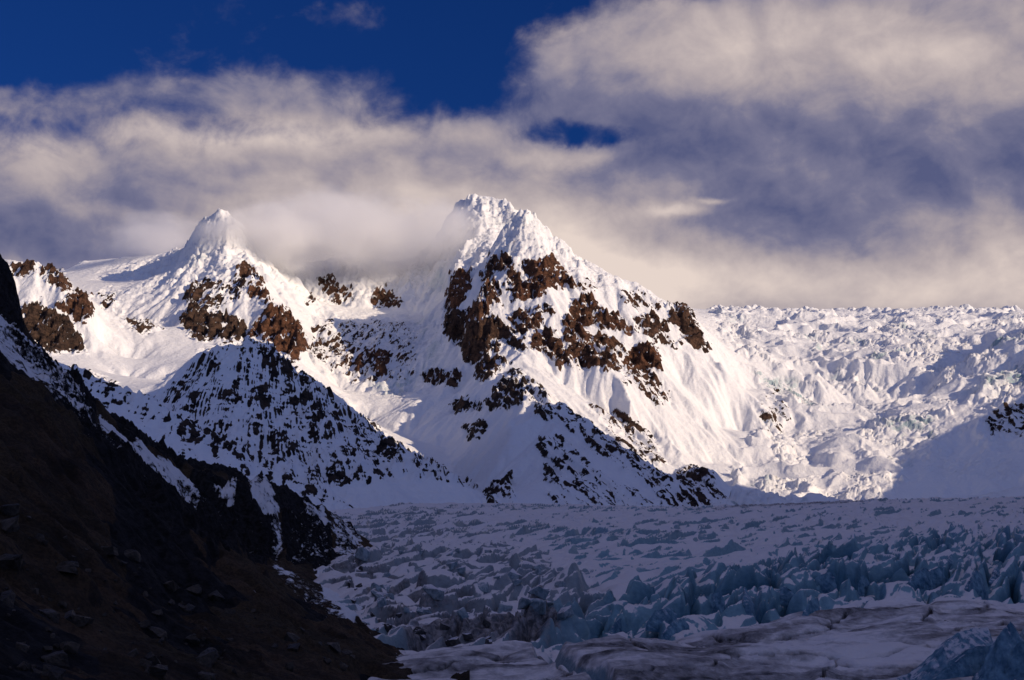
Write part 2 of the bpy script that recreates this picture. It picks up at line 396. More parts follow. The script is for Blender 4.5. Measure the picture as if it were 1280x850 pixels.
# ------------------------------------------------------------------ the far mountains
far = Sheet(-0.50, 0.56, 2300, 9500, 1600, 1600)
L = [
  # main peak: skyline, crest, walls
  [(560,385,5750),(585,345,5700),(612,322,5650),(628,283,5610),(645,268,5600),(658,253,5600),(668,272,5580),(692,302,5560),(715,316,5550),(745,338,5540),(785,352,5540),(830,374,5560),(856,384,5560),(870,402,5500),(888,438,5400),(905,470,5200)],
  [(658,253,5600),(648,300,5480),(665,330,5380),(690,360,5260),(690,410,5080),(720,440,4980),(760,462,4880),(790,500,4700)],
  [(628,283,5610),(620,330,5440),(600,372,5280),(590,400,5180),(612,420,5080),(605,455,4960),(640,470,4760)],
  [(585,345,5700),(575,372,5500),(566,410,5380),(575,436,5280),(590,470,5050)],
  [(785,352,5540),(800,400,5300),(815,440,5120),(828,480,4980),(835,520,4800)],
  [(870,402,5500),(860,440,5300),(850,480,5100)],
  # foot and lower ridge
  [(600,474,4860),(625,468,4740),(648,466,4620),(672,486,4280),(692,506,4020),(722,522,3880),(762,556,3720),(800,582,3580),(838,606,3450),(862,636,3350)],
  [(692,506,4020),(686,560,3680),(722,640,3200)],
  [(672,486,4280),(640,520,4050),(625,590,3700)],
  [(762,556,3720),(775,600,3480),(795,640,3250)],
  [(556,562,4450),(570,590,4150),(592,612,3850),(600,642,3500)],
  [(700,510,4620),(740,548,4380),(800,596,4150),(850,630,3950)],
  [(735,512,4700),(790,545,4640),(850,590,4480),(905,628,4320)],
  [(700,480,4850),(760,515,4760),(820,556,4640),(860,592,4480)],
  [(845,594,4200),(862,586,4150),(885,592,4100),(912,632,3950)],
  # second summit behind in the cloud
  [(490,332,6900),(530,318,6820),(548,304,6780),(557,284,6750),(563,264,6730),(580,243,6700),(612,242,6650),(634,252,6600),(650,275,6500)],
  [(600,242,6680),(590,300,6300),(560,340,6100)],
  # the back wall between the peaks
  [(310,308,6500),(340,322,6600),(390,330,6650),(440,318,6700),(500,330,6700),(540,335,6500)],
  [(385,352,6480),(440,358,6450),(500,362,6420),(545,372,6250)],
  [(385,378,6350),(440,384,6320),(500,388,6280),(550,400,6050)],
  [(390,400,6050),(440,405,6020),(500,402,6000),(540,410,5800)],
  [(395,440,5700),(440,440,5650),(490,432,5650),(545,430,5600)],
  [(420,490,5300),(470,492,5250),(520,490,5200),(550,470,5250)],
  [(440,520,5000),(500,545,4750),(556,562,4450),(560,600,4050),(550,645,3500)],
  [(575,480,5050),(570,520,4750)],
  # left peak
  [(150,322,7000),(200,318,6900),(226,312,6500),(236,302,6300),(241,289,6260),(249,276,6240),(260,267,6220),(275,263,6200),(290,267,6210),(297,273,6215),(303,283,6230),(310,297,6280),(320,310,6350)],
  [(246,285,6130),(262,275,6090),(280,271,6080),(297,281,6110)],
  [(240,308,6070),(262,313,6030),(284,315,6010),(306,314,6060)],
  [(276,262,6200),(280,271,6080),(288,318,6010),(300,330,5860),(322,352,5680),(345,383,5500),(366,400,5400),(381,425,5300),(372,452,5150)],
  [(300,330,5860),(262,352,5760),(236,380,5620),(230,402,5480)],
  [(322,352,5680),(300,395,5500),(312,420,5420)],
  [(228,412,5400),(262,426,5300),(312,424,5250),(345,440,5200),(372,455,5100)],
  [(390,470,5300),(382,440,5450)],
  # upper left basin
  [(100,326,7200),(160,322,7300),(230,318,7000)],
  [(130,352,6400),(200,350,6300),(235,345,6200)],
  [(120,400,5650),(170,405,5600),(220,410,5500)],
  [(115,450,5000),(170,450,4950),(225,440,4950)],
  [(150,478,4600),(200,484,4500),(260,440,4700)],
  # far left mountain
  [(-40,322,5300),(0,322,5250),(30,326,5200),(58,330,5180),(74,345,5120),(88,365,5080),(112,376,5020),(118,398,4960)],
  [(0,380,4950),(30,385,4940),(60,390,4930),(92,404,4900),(108,440,4800)],
  [(-40,440,4700),(30,430,4750),(70,442,4720),(108,442,4780)],
  # pyramid
  [(195,500,3420),(222,462,3420),(250,438,3410),(285,426,3405),(302,423,3400),(332,432,3390),(360,455,3370),(392,480,3340),(432,512,3290),(482,548,3220),(530,580,3150),(600,622,3050)],
  [(302,423,3400),(318,470,3230),(335,530,3030),(350,600,2830)],
  [(285,426,3405),(262,480,3260),(245,530,3060)],
  [(392,480,3340),(400,540,3110),(420,600,2900)],
  [(220,470,3700),(302,450,3700),(392,505,3620),(482,570,3500),(600,640,3350)],
  [(350,640,2720),(450,650,2780),(560,655,2850),(620,660,2980),(700,662,3020),(800,660,3080),(900,656,3400),(1280,650,3500),(1420,640,3400)],
  # valley left of the pyramid and the lateral ridge in front of it
  [(165,498,3350),(205,515,3200),(255,560,2950),(320,600,2800),(400,645,2660)],
  [(60,448,2800),(78,457,2780),(110,470,2760),(150,486,2740),(182,500,2720),(250,540,2670),(330,585,2600),(392,612,2540),(432,636,2480)],
  [(60,520,2500),(150,560,2450),(250,610,2400),(340,650,2360)],
  [(-60,420,2850),(60,448,2800)],
  [(100,500,3700),(165,500,3600),(205,520,3500)],
  # icefall and ice cap on the right
  [(872,392,7300),(900,389,7600),(1000,388,7800),(1050,391,7900),(1100,391,7900),(1160,388,7900),(1280,388,7900),(1420,380,7900)],
  [(900,420,6900),(1000,420,6900),(1090,418,6900),(1200,415,6800),(1280,408,6800)],
  [(920,446,6000),(1010,445,6150),(1100,442,6250),(1220,424,6300),(1280,418,6200)],
  [(1046,474,5760),(1075,456,5800),(1110,448,5820),(1150,462,5800)],
  [(1036,512,5480),(1090,518,5470),(1150,508,5520)],
  [(915,490,5400),(1000,484,5500)],
  [(1180,458,5800),(1230,452,5850)],
  [(900,540,5050),(1000,535,5050),(1100,525,5100),(1190,505,5100)],
  [(890,580,4700),(1000,585,4700),(1100,580,4700),(1200,570,4650)],
  [(920,632,4300),(1000,630,4300),(1110,628,4300),(1200,622,4300),(1280,618,4300)],
  [(1200,470,5500),(1240,440,5600),(1280,420,5650),(1420,340,5800)],
  [(1225,522,4900),(1280,505,4950),(1420,450,5100)],
  [(1220,552,4750),(1280,550,4700),(1420,520,4700)],
  # behind everything
  [(100,420,9400),(640,400,9400),(1200,400,9400)],
  [(-100,640,2350),(640,655,2350),(1400,640,2350)],
]
Zb = far.solve(L, k=4)
X, Y = far.X, far.Y
bx, by = far.grad(blur(Zb, 3))
slope = np.sqrt(bx * bx + by * by)
print('solve', round(time.time() - T0, 1))
# large-scale ridges and gullies on a coarser grid, then the fine ones
kx = 2
def coarse(a): return a[::kx, ::kx]
Xc, Yc = coarse(X), coarse(Y)
gx, gy = coarse(bx).copy(), coarse(by).copy()
sl = np.sqrt(gx * gx + gy * gy)
steep_c = sstep(0.25, 0.8, sl)
H = np.zeros_like(Xc); amp = 21.0; fr = 1 / 210.0
wxx = fbm(Xc / 400, Yc / 400, 3, 91) * 60; wyy = fbm(Xc / 400, Yc / 400, 3, 92) * 60
for o_ in range(3):
    h, hx, hy = gully(Xc + wxx, Yc + wyy, gx, gy, fr, 100 + o_)
    H += h * amp * steep_c
    gx += hx * amp * fr * steep_c * 0.9; gy += hy * amp * fr * steep_c * 0.9
    amp *= 0.52; fr *= 2.0
H = resize(H, far.ny, far.nu)
gx = resize(gx, far.ny, far.nu); gy = resize(gy, far.ny, far.nu)
h4, hx, hy = gully(X, Y, gx, gy, 1 / 36.0, 201)
h5, _, _ = gully(X, Y, gx + hx * 0.12, gy + hy * 0.12, 1 / 16.0, 202)
print('gully', round(time.time() - T0, 1))

px0, py0 = far.pix(Zb + H)
steep = sstep(0.3, 0.85, slope)
nw = fbm(X / 55, Y / 55, 4, 61); nw2 = fbm(X / 120, (Zb + H) / 60, 4, 62); nw3 = fbm(X / 22, (Zb + H) / 22, 4, 64)
ROCKS = [  # outlines of bare rock: (strength, warm tone: own brown plus sunlit red painted in, outline)
 (1.0,.35,[(612,322),(630,316),(641,330),(640,340),(625,343),(611,336)]),
 (1.0,.9,[(652,330),(690,324),(705,335),(719,359),(700,359),(684,362),(675,372),(655,379),(637,378),(642,365),(660,350)]),
 (.9,.5,[(631,333),(651,340),(652,356),(632,363)]),
 (.9,.6,[(605,342),(616,345),(623,365),(628,381),(610,384),(603,365)]),
 (1.0,.8,[(567,340),(588,340),(586,358),(582,372),(570,388),(556,386),(560,362)]),
 (1.0,.6,[(582,388),(600,372),(614,378),(613,391),(597,403),(582,406)]),
 (1.1,.05,[(557,388),(580,391),(582,429),(572,431),(556,416)]),
 (1.1,.15,[(582,409),(600,395),(618,395),(640,418),(658,438),(648,439),(626,426),(613,421),(626,433),(622,441),(605,444),(600,452),(585,457),(581,430)]),
 (1.0,.1,[(594,454),(610,442),(625,445),(638,453),(625,461),(610,471),(596,474)]),
 (.85,.6,[(637,399),(650,383),(665,385),(677,398),(683,409),(665,413),(645,406)]),
 (.9,.6,[(671,386),(680,377),(691,385),(693,393),(678,391)]),
 (.8,.4,[(640,404),(655,406),(664,422),(660,428),(646,416)]),
 (.95,.5,[(668,415),(690,412),(700,428),(711,453),(700,461),(680,442),(663,436)]),
 (1.0,.7,[(703,402),(715,382),(735,366),(752,384),(770,395),(789,405),(789,419),(770,413),(750,411),(735,406),(724,402),(740,426),(725,431),(704,426)]),
 (.95,.5,[(712,432),(745,424),(760,420),(776,432),(782,446),(770,455),(778,461),(765,466),(745,459),(720,451),(698,456),(702,440)]),
 (1.0,.6,[(694,444),(712,440),(722,450),(738,452),(735,458),(715,457),(700,460)]),
 (1.1,1.,[(776,450),(795,433),(815,430),(829,461),(815,466),(795,469),(781,461)]),
 (1.0,.3,[(794,398),(812,395),(825,400),(836,413),(820,419),(805,416),(796,411)]),
 (1.0,.2,[(818,418),(835,420),(859,430),(845,435),(825,428)]),
 (1.1,.25,[(835,384),(858,382),(869,405),(889,436),(882,443),(868,433),(850,416),(838,402)]),
 (.6,.3,[(775,466),(822,464),(841,501),(820,506),(790,481)]),
 (.55,.5,[(722,352),(740,346),(752,352),(745,362),(728,362)]),(.5,.4,[(770,368),(800,360),(830,384),(820,392),(790,384)]),
 (1.0,.1,[(230,379),(237,358),(255,352),(266,351),(262,361),(245,381),(235,384)]),
 (1.0,.5,[(296,346),(305,330),(319,340),(321,347),(300,349)]),
 (1.1,.9,[(312,355),(327,351),(334,368),(341,381),(325,377),(312,371)]),
 (1.2,.05,[(227,401),(240,384),(262,391),(285,389),(300,404),(313,421),(290,423),(268,426),(250,426),(231,413)]),
 (1.2,1.,[(312,421),(330,389),(345,382),(358,389),(372,404),(383,425),(377,441),(370,453),(350,439),(330,429),(318,423)]),
 (.6,.1,[(240,384),(262,361),(296,346),(315,352),(300,368),(280,384),(262,390)]),
 (.85,.3,[(2,330),(40,329),(48,338),(30,346),(5,343)]),(.95,.4,[(54,325),(72,334),(86,360),(80,369),(62,356),(54,343)]),
 (1.1,.5,[(70,380),(95,367),(110,371),(118,390),(105,409),(92,406),(88,393)]),
 (1.15,0.,[(26,384),(50,374),(55,390),(85,395),(93,405),(101,430),(109,441),(80,441),(60,439),(28,426)]),
 (.8,.2,[(126,369),(143,367),(145,380),(130,383)]),(.7,.1,[(155,402),(180,398),(202,412),(180,420)]),
 (.9,.5,[(398,349),(418,348),(426,360),(441,362),(441,373),(420,377),(402,362)]),(.9,.5,[(462,366),(485,360),(501,371),(499,381),(470,383)]),(.8,.4,[(385,366),(394,365),(394,379),(387,378)]),
 (1.0,.9,[(438,440),(455,439),(470,436),(487,447),(485,468),(474,478),(468,462),(455,452),(456,467),(444,463)]),
 (.9,.2,[(526,470),(545,462),(576,470),(572,481),(540,482)]),
 (.42,.2,[(395,402),(500,400),(520,420),(520,470),(440,480),(385,440)]),
 (.75,0.,[(605,505),(622,478),(640,464),(652,465),(672,484),(692,500),(692,508),(665,503),(640,510),(612,512)]),
 (.62,.1,[(660,490),(692,502),(725,518),(765,552),(803,578),(842,602),(864,634),(840,634),(805,604),(770,580),(735,560),(700,535),(670,520)]),
 (.8,0.,[(560,506),(598,498),(602,512),(570,518)]),(.8,0.,[(580,532),(606,528),(606,545),(586,548)]),
 (.5,0.,[(672,548),(700,540),(742,590),(790,610),(830,634),(690,642),(680,600)]),
 (.7,0.,[(606,610),(640,590),(642,634),(606,636)]),
 (.5,.3,[(738,508),(780,518),(816,543),(832,586),(800,576),(760,542)]),
 (.62,.1,[(845,592),(864,584),(888,592),(914,634),(850,634)]),
 (.46,0.,[(200,500),(252,436),(302,421),(335,430),(395,478),(440,512),(500,556),(560,590),(500,600),(420,610),(340,610),(270,560)]),
 (.58,0.,[(300,421),(335,430),(395,478),(440,512),(500,556),(600,610),(560,605),(470,560),(400,540),(350,500)]),
 (.5,0.,[(75,455),(112,468),(184,498),(252,538),(332,583),(394,610),(440,636),(380,640),(320,600),(240,556),(160,515),(90,480)]),
 (.24,0.,[(100,480),(250,556),(380,640),(250,640),(100,560)]),
 (.55,0.,[(1228,530),(1245,515),(1300,508),(1420,480),(1420,548),(1290,550),(1235,552)]),
 (.35,.1,[(960,480),(975,470),(990,520),(960,540),(945,530)]),
]
rock = np.zeros(X.shape, F); warm = np.zeros(X.shape, F)
for st, wm, po in ROCKS:
    d = poly_field(px0, py0, po, 14)
    f = sstep(-5, 5, d + nw * 5 + nw2 * 5 + nw3 * 3) * st
    warm = np.where(f > rock, wm, warm); rock = np.maximum(rock, f)
core = sstep(0.55, 0.95, rock)
# cliffs stand out from the snow as buttresses with ledges and slanting ribs
Z = Zb + H
dip = np.where(px0 > 575, 1.0, -1.0) * sstep(0, 60, np.abs(px0 - 575))
A_ = X - dip * Z + 10 * fbm(X / 60, Z / 60, 3, 35); C2 = X * dip + Z + 14 * fbm(X / 80, Z / 80, 3, 36)
rdg = ridged(C2 / 70, A_ / 190 + Y / 300, 4, 33, 0.45)
streak = ridged(C2 / 17 + 0.3 * fbm(X / 20, Z / 20, 3, 40), A_ / 95, 4, 41, 0.6)
crag = ridged(X / 45, Z / 45 + Y / 60, 4, 34, 0.45)
led = np.abs(((Z + 0.25 * X * dip + 22 * fbm(X / 140, Y / 140, 3, 77)) / 27.0) % 1.0 - 0.5)
edge = sstep(0.12, 0.38, led)
Z = Z + rock * ((rdg - 0.45) * 58 + (crag - 0.45) * 16) + core * (edge - 0.5) * 12
Z = Z + (h4 * 4.2 + h5 * 2.4) * (0.25 + steep) * (0.35 + rock)
rime = sstep(900, 1250, Zb) * (1 - sstep(0.2, 0.6, rock)) * steep
Z = Z + rime * ((ridged(X / 30, (Y + Z) / 30, 5, 45, 0.6) - 0.45) * 15 + (0.5 - ridged(X / 58 + 0.4 * nw, (Y + Z) / 76, 4, 46, 0.6)) * 28)
small = fbm(X / 15, Y / 15 + Z / 20, 4, 44)
Z = Z + small * (0.5 + 1.6 * rock)
# broken ice: the icefall on the right and the hanging seracs between the peaks
ICE = [
 (1.0,[(890,388),(1000,386),(1290,386),(1420,380),(1420,560),(1200,500),(1110,620),(1000,640),(905,640),(930,560),(975,500),(930,450),(905,420)]),
 (.8,[(330,318),(440,312),(540,330),(560,360),(500,362),(430,350),(380,348),(340,340)]),
 (.8,[(385,400),(480,396),(545,395),(550,420),(530,470),(500,500),(460,490),(420,470),(380,440)]),
 (.7,[(236,262),(300,262),(330,300),(330,330),(270,330),(225,325)]),(.6,[(125,345),(205,340),(200,360),(150,360),(160,400),(200,410),(150,415),(120,370)]),
 (.7,[(615,330),(628,280),(660,250),(720,312),(780,350),(720,350),(690,320),(640,325)]),(.6,[(555,300),(570,245),(640,240),(640,270),(600,300)]),
 (1.0,[(1222,520),(1250,500),(1420,470),(1420,560),(1230,560)]),(1.0,[(1040,450),(1100,430),(1160,450),(1150,520),(1090,512),(1040,480)]),  # first outline: blue of the shaded right-edge cliff put in as ice tint
 (.35,[(1200,500),(1290,440),(1420,400),(1420,640),(1100,640)]),
]
ice = np.zeros(X.shape, F)
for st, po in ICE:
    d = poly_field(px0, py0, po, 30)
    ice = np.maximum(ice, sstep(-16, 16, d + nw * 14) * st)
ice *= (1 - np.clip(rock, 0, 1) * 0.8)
patch = sstep(-0.12, 0.3, fbm(X / 330 + 0.4 * fbm(X / 150, Y / 150, 3, 74), Y / 300, 4, 71)); big = ridged(X / 420 + 0.3 * fbm(X / 200, Y / 200, 3, 73), Y / 330, 4, 72)
wx = X + fbm(X / 60, Y / 60, 3, 81) * 26; wy = Y + fbm(X / 60, Y / 60, 3, 82) * 26
f1, f2, r1, r2, r3, cx, cy = voro(wx / 44, wy / 24, 5)
blk = (r1 - 0.3) * 13 + cx * (r2 - 0.5) * 18 - cy * r3 * 22
crack = sstep(0.0, 0.22, f2 - f1)
blk = blk * crack - 9 * (1 - crack)
f1b, f2b, r1b, r2b, r3b, cxb, cyb = voro(wx / 18 + 5, wy / 12, 15)
blk2 = ((r1b - 0.4) * 8 + (cxb * (r2b - 0.5) + cyb * (r3b - 0.5)) * 10) * sstep(0, 0.25, f2b - f1b)
Z = Z + sstep(0.3, 0.9, ice) * (px0 > 860) * (big - 0.45) * 78
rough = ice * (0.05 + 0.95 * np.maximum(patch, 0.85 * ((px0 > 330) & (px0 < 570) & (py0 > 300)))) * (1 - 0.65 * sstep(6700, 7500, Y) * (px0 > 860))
Z = Z + rough * (blk * 0.75 + blk2 * 0.8 + fbm(X / 90, Y / 120, 3, 85) * 14)
print('detail', round(time.time() - T0, 1))
fx_, fy_ = far.grad(Z)
fs = np.sqrt(fx_ * fx_ + fy_ * fy_)
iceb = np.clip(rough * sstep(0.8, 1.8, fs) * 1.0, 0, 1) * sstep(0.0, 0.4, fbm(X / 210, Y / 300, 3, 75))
# where rock shows: inside the outlines, more on steep ribs, less in gullies and on ledges
fine = ridged(X / 17, Z / 17 + Y / 30, 4, 37, 0.6)
rib = (rdg - 0.42) * 0.7 + (streak - 0.5) * 1.6 + (crag - 0.45) * 0.3 + h4 * 0.10 + h5 * 0.08 + (fine - 0.45) * 0.6
inr = sstep(0.02, 0.35, rock)
hillr = (1 - sstep(3600, 3750, Y)) * (px0 < 600)
ax_, ay_ = (302 - 640) / FPX * 3400, 3400 + 260
th = np.arctan2(X - ax_, ay_ - Y); rr = np.hypot(X - ax_, Y - ay_)
stk = ridged(th * 56 + 0.5 * fbm(X / 50, Y / 50, 3, 51), rr / 170, 4, 52, 0.62) + 0.35 * fbm(X / 130, Y / 130, 3, 53)
rib = rib * (1 - 0.75 * hillr) + hillr * ((stk - 0.52) * 1.9 + 0.95 * (ridged(X / 70, Z / 11 + X / 90, 3, 39) - 0.5))
cover = rock * 0.76 - 0.01 + inr * (rib * (0.75 + 0.25 * (1 - core)) + (sstep(0.8, 2.8, fs) - 0.5) * 0.8 - 0.42 * (1 - edge) * core) + 0.12 * sstep(1.4, 2.6, fs) * (1 - ice)
P = np.stack([X, Y, Z], -1)
attrs = {'rock': cover, 'warm': np.clip(warm + 0.2 * (Y > 4700), 0, 1), 'ice': iceb}  # far sunlit rock gets extra warm tone in its colour
cu = (X[:-1, :-1] + X[1:, 1:]) / (Y[:-1, :-1] + Y[1:, 1:]) * FPX + 640
yy = Y[:-1, :-1]
latr = (yy < np.interp(cu, [60, 182, 250, 330, 432], [3150, 2980, 2830, 2720, 2560])) & (cu < 520)
pyr = (~latr) & (yy < 3640 - np.maximum(0, cu - 430) * 1.6) & (cu > 150) & (cu < 630)
mainp = (~latr) & (~pyr) & (cu > 545) & (cu < 905) & (yy < 6050)
icef = (~latr) & (~pyr) & (~mainp) & (cu >= 872)
leftm = (~latr) & (~pyr) & (~mainp) & (~icef) & (cu < 385)
back = ~(latr | pyr | mainp | icef | leftm)
for nm, kp, lab in (
    ('mountain', mainp, 'tall pointed snow peak with brown rock bands, the highest sharp summit'),
    ('mountain', leftm, 'snowy mountain with rime capped summit and brown cliff under a snow bowl'),
    ('mountain', back, 'hazy snow wall and hanging ice between the two summits'),
    ('hill', pyr, 'dark streaked pyramid shaped foothill in blue shade below the capped summit'),
    ('hill', latr, 'long snowy moraine ridge with dark rock edge behind the brown slope'),
    ('icefall', icef, 'broad broken icefall pouring from the flat ice cap, half in shadow')):
    if kp.any():
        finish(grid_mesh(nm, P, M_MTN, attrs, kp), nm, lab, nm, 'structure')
print('far', round(time.time() - T0, 1))

# ------------------------------------------------------------------ valley wall out of frame on the right: crest shaped to cast the shadow on the glacier
def wall_right():
    cr = [(2100, -3000, 1100), (2050, -1500, 1300), (2050, -300, 1400), (2050, 900, 1550)]
    cb_, sb_, te = math.cos(SUN_B), math.sin(SUN_B), math.tan(SUN_EL)
    for qx, qy, d, xc, ex in [   # crest is shaped to drop its shadow edge on these points
        (300, 600, 2900, 2100, 500), (300, 500, 3150, 2120, 250), (300, 420, 3400, 2140, 60), (600, 600, 3500, 2150, 420), (692, 506, 4000, 2160, 10), (556, 556, 4450, 2170, -60),
        (862, 600, 4250, 2190, -60), (1000, 634, 4280, 2200, -120), (1090, 628, 4300, 2230, -60), (1112, 618, 4300, 2260, 0), (1119, 579, 4650, 2420, 0), (1169, 548, 4800, 2560, 0), (1215, 523, 4950, 2750, 0), (1280, 484, 5200, 3050, 0)]:
        x, z = (qx - 640) / FPX * d, (HOR - qy) / FPX * d
        yc = (x * sb_ + d * cb_ - xc * sb_) / cb_
        t_ = (xc - x) * cb_ + (d - yc) * sb_
        cr.append((xc, yc, z + te * t_ + ex))
    cr.append((3600, 5600, 1250)); cr.append((3900, 6500, 1200))
    cr.sort(key=lambda c: c[1])
    for c in cr: print('crest', [round(v_) for v_ in c])
    cr = np.array(cr, float)
    n = 260; t = np.linspace(0, len(cr) - 1, n)
    C_ = np.stack([np.interp(t, np.arange(len(cr)), cr[:, k]) for k in range(3)], -1)
    v = np.linspace(-1, 1, 81)
    W = np.zeros((n, 81, 3))
    for k, vv in enumerate(v):
        wd = np.where(vv < 0, np.minimum(980.0, C_[:, 0] - np.maximum(0.40 * C_[:, 1], 300) - 30), 1500)
        W[:, k, 0] = C_[:, 0] + vv * wd
        W[:, k, 1] = C_[:, 1]
        W[:, k, 2] = C_[:, 2] * (1 - abs(vv)) ** 1.15 - 60 * abs(vv)
    nz = (fbm(W[..., 0] / 300, W[..., 1] / 300, 5, 5)) * 70 * np.minimum(1, np.abs(v) * 3)[None, :] * (1 - np.abs(v)[None, :] ** 2) + 14 * fbm(W[..., 1] / 90, W[..., 1] / 900, 3, 6)
    W[..., 2] += nz
    g = np.abs(np.gradient(W[..., 2], axis=1))
    rk = sstep(0.0, 0.6, fbm(W[..., 0] / 120, W[..., 1] / 120, 4, 8)) * 0.7
    o = grid_mesh('valley_shade_wall', W, M_MTN, {'rock': rk, 'warm': rk * 0, 'ice': rk * 0})
    finish(o, 'mountain', 'unseen steep rocky valley side beyond the right edge of the glacier, shaped to shade it', 'mountain', 'structure')
wall_right()

# ------------------------------------------------------------------ the near hillside on the left
def mat_hillside():
    m = bpy.data.materials.new('hillside_earth'); m.use_nodes = True
    t = NT(m.node_tree)
    pos = t.n('ShaderNodeNewGeometry').outputs['Position']
    sn = t.attr('snow'); rk = t.attr('rock')
    n1 = t.noise(pos, 0.06, 8.0, 0.62)[0]; n2 = t.noise(pos, 0.35, 8.0, 0.7)[0]; n3 = t.noise(pos, 0.013, 4.0, 0.6)[0]
    earth = t.mix(t.step(n1, 0.3, 0.72), rgb(0.018, 0.014, 0.011), rgb(0.17, 0.105, 0.062))
    earth = t.mix(t.step(n3, 0.42, 0.66), earth, t.mix(n2, rgb(0.024, 0.020, 0.013), rgb(0.17, 0.115, 0.062)))
    earth = t.mix(t.m('MULTIPLY', t.step(n2, 0.62, 0.75), 0.5), earth, rgb(0.11, 0.085, 0.07))
    n4 = t.noise(pos, 1.3, 8.0, 0.72)[0]
    earth = t.mix(t.step(n4, 0.42, 0.58), t.mix(0.45, earth, rgb(0.012, 0.010, 0.009)), earth)
    stone = t.mix(t.step(n2, 0.35, 0.7), rgb(0.008, 0.008, 0.009), rgb(0.045, 0.041, 0.042))
    col = t.mix(t.step(t.m('ADD', rk, t.m('MULTIPLY', t.m('SUBTRACT', n1, 0.5), 0.8)), 0.42, 0.6), earth, stone)
    f = t.step(t.m('ADD', sn, t.m('ADD', t.m('MULTIPLY', t.m('SUBTRACT', n1, 0.5), 0.7), t.m('MULTIPLY', t.m('SUBTRACT', n2, 0.5), 1.1))), 0.47, 0.56)
    col = t.mix(f, col, rgb(0.78, 0.77, 0.77))
    p = t.n('ShaderNodeBsdfPrincipled'); t.put(p.inputs['Base Color'], col)
    p.inputs['Roughness'].default_value = 0.92; p.inputs['Specular IOR Level'].default_value = 0.15
    h = t.m('MULTIPLY', t.m('ADD', t.m('ADD', t.m('MULTIPLY', n1, 2.5), n2), t.m('MULTIPLY', n4, 0.35)), t.m('SUBTRACT', 1.0, t.m('MULTIPLY', f, 0.8)))
    t.put(p.inputs['Normal'], bump(t, h, 1.0, 3.6))
    o = t.n('ShaderNodeOutputMaterial'); t.t.links.new(p.outputs[0], o.inputs[0])
    return m
M_HILL = mat_hillside()
hs = Sheet(-0.60, -0.03, 70, 1700, 800, 1300)
HL = [
  [(-160,230,800),(-60,290,830),(0,326,850),(13,345,850),(23,364,850),(27,412,850),(46,442,862),(70,467,875),(98,478,890),(107,499,885),(119,508,900),(165,541,940),(230,577,990),(285,591,1020),(330,604,1060),(380,621,1110),(404,637,1140),(430,652,1180),(440,662,1230)],
  [(-160,480,1250),(0,520,1300),(120,610,1350),(300,680,1500),(430,720,1600)],
  [(-160,330,420),(-80,400,430),(0,458,450),(60,501,465),(97,546,470),(150,580,465),(200,621,455),(260,690,430),(330,731,420),(380,761,400),(440,793,370),(490,827,340),(530,848,315)],
  [(0,440,640),(60,480,660),(110,535,640),(150,566,650),(190,600,660),(235,650,640),(262,705,600)],
  [(27,414,835),(46,444,850),(100,500,870),(118,540,840)],
  [(238,585,980),(262,600,960),(292,612,950),(326,622,960),(344,640,970)],
  [(236,640,900),(262,690,880),(300,704,890),(338,706,900),(346,690,930)],
  [(352,640,1000),(360,680,950),(380,700,930),(400,700,980)],
  [(404,640,1120),(406,690,1040),(415,716,960)],
  [(262,712,720),(300,716,760),(345,712,820),(372,722,830)],
  [(330,735,560),(380,752,600),(410,765,560),(450,795,470),(500,832,380)],
  [(415,735,840),(440,770,650),(470,800,520),(510,830,410)],
  [(-160,560,230),(0,640,250),(120,690,270),(260,765,300),(400,815,310),(470,840,305)],
  [(-160,700,150),(0,740,180),(150,790,220),(300,830,240),(420,850,262),(500,870,275)],
  [(-300,960,72),(0,960,72),(200,990,80),(400,1010,90),(600,1030,100)],
  [(-160,880,112),(0,880,120),(200,880,150),(400,895,200),(540,905,230)],
  [(620,900,300),(580,860,420),(560,820,560),(560,780,800),(540,740,1100),(520,700,1500)],
]
Zh = hs.solve(HL, k=3)
X, Y = hs.X, hs.Y
gx, gy = hs.grad(blur(Zh, 4)); sl = np.sqrt(gx * gx + gy * gy); st = sstep(0.2, 0.8, sl)
px, py = hs.pix(Zh)
wxx = fbm(X / 60, Y / 60, 3, 301) * 12; wyy = fbm(X / 60, Y / 60, 3, 302) * 12
H = np.zeros_like(X); amp = 4.2; fr = 1 / 46.0
for o_ in range(4):
    h, hx, hy = gully(X + wxx, Y + wyy, gx, gy, fr, 310 + o_)
    H += h * amp * st; gx = gx + hx * amp * fr * st * 0.8; gy = gy + hy * amp * fr * st * 0.8
    amp *= 0.55; fr *= 2.05
near = sstep(700, 300, Y); Z0h = Zh; near2 = 0.25 + 0.75 * sstep(140, 300, Y)
cliff = np.zeros(X.shape, F)
nw = fbm(X / 18, (Y + Zh) / 18, 5, 330)
for s_, po in [
  (1.0,[(232,596),(262,596),(292,608),(330,618),(346,640),(346,700),(330,712),(296,708),(262,705),(236,640)]),
  (1.0,[(352,640),(380,636),(408,650),(420,690),(414,722),(390,712),(362,704),(352,680)]),
  (1.0,[(-200,240),(0,318),(30,360),(30,425),(70,462),(104,474),(120,505),(120,546),(100,540),(60,490),(20,440),(0,400),(-200,330)]),
  (.8,[(120,505),(230,570),(290,588),(332,600),(400,632),(395,645),(330,616),(280,600),(220,585),(160,552)]),
  (.9,[(60,500),(100,520),(130,560),(190,600),(240,650),(270,700),(235,680),(180,620),(110,560)]),
  (.6,[(420,650),(450,665),(440,700),(415,720)]),]:
    cliff = np.maximum(cliff, sstep(-6, 6, poly_field(px, py, po, 12) + nw * 6) * s_)
rd = ridged(X / 26, (Y + Zh * 0.7) / 26, 5, 333)
rock2 = ridged(X / 9, (Y + Zh) / 9, 4, 334)
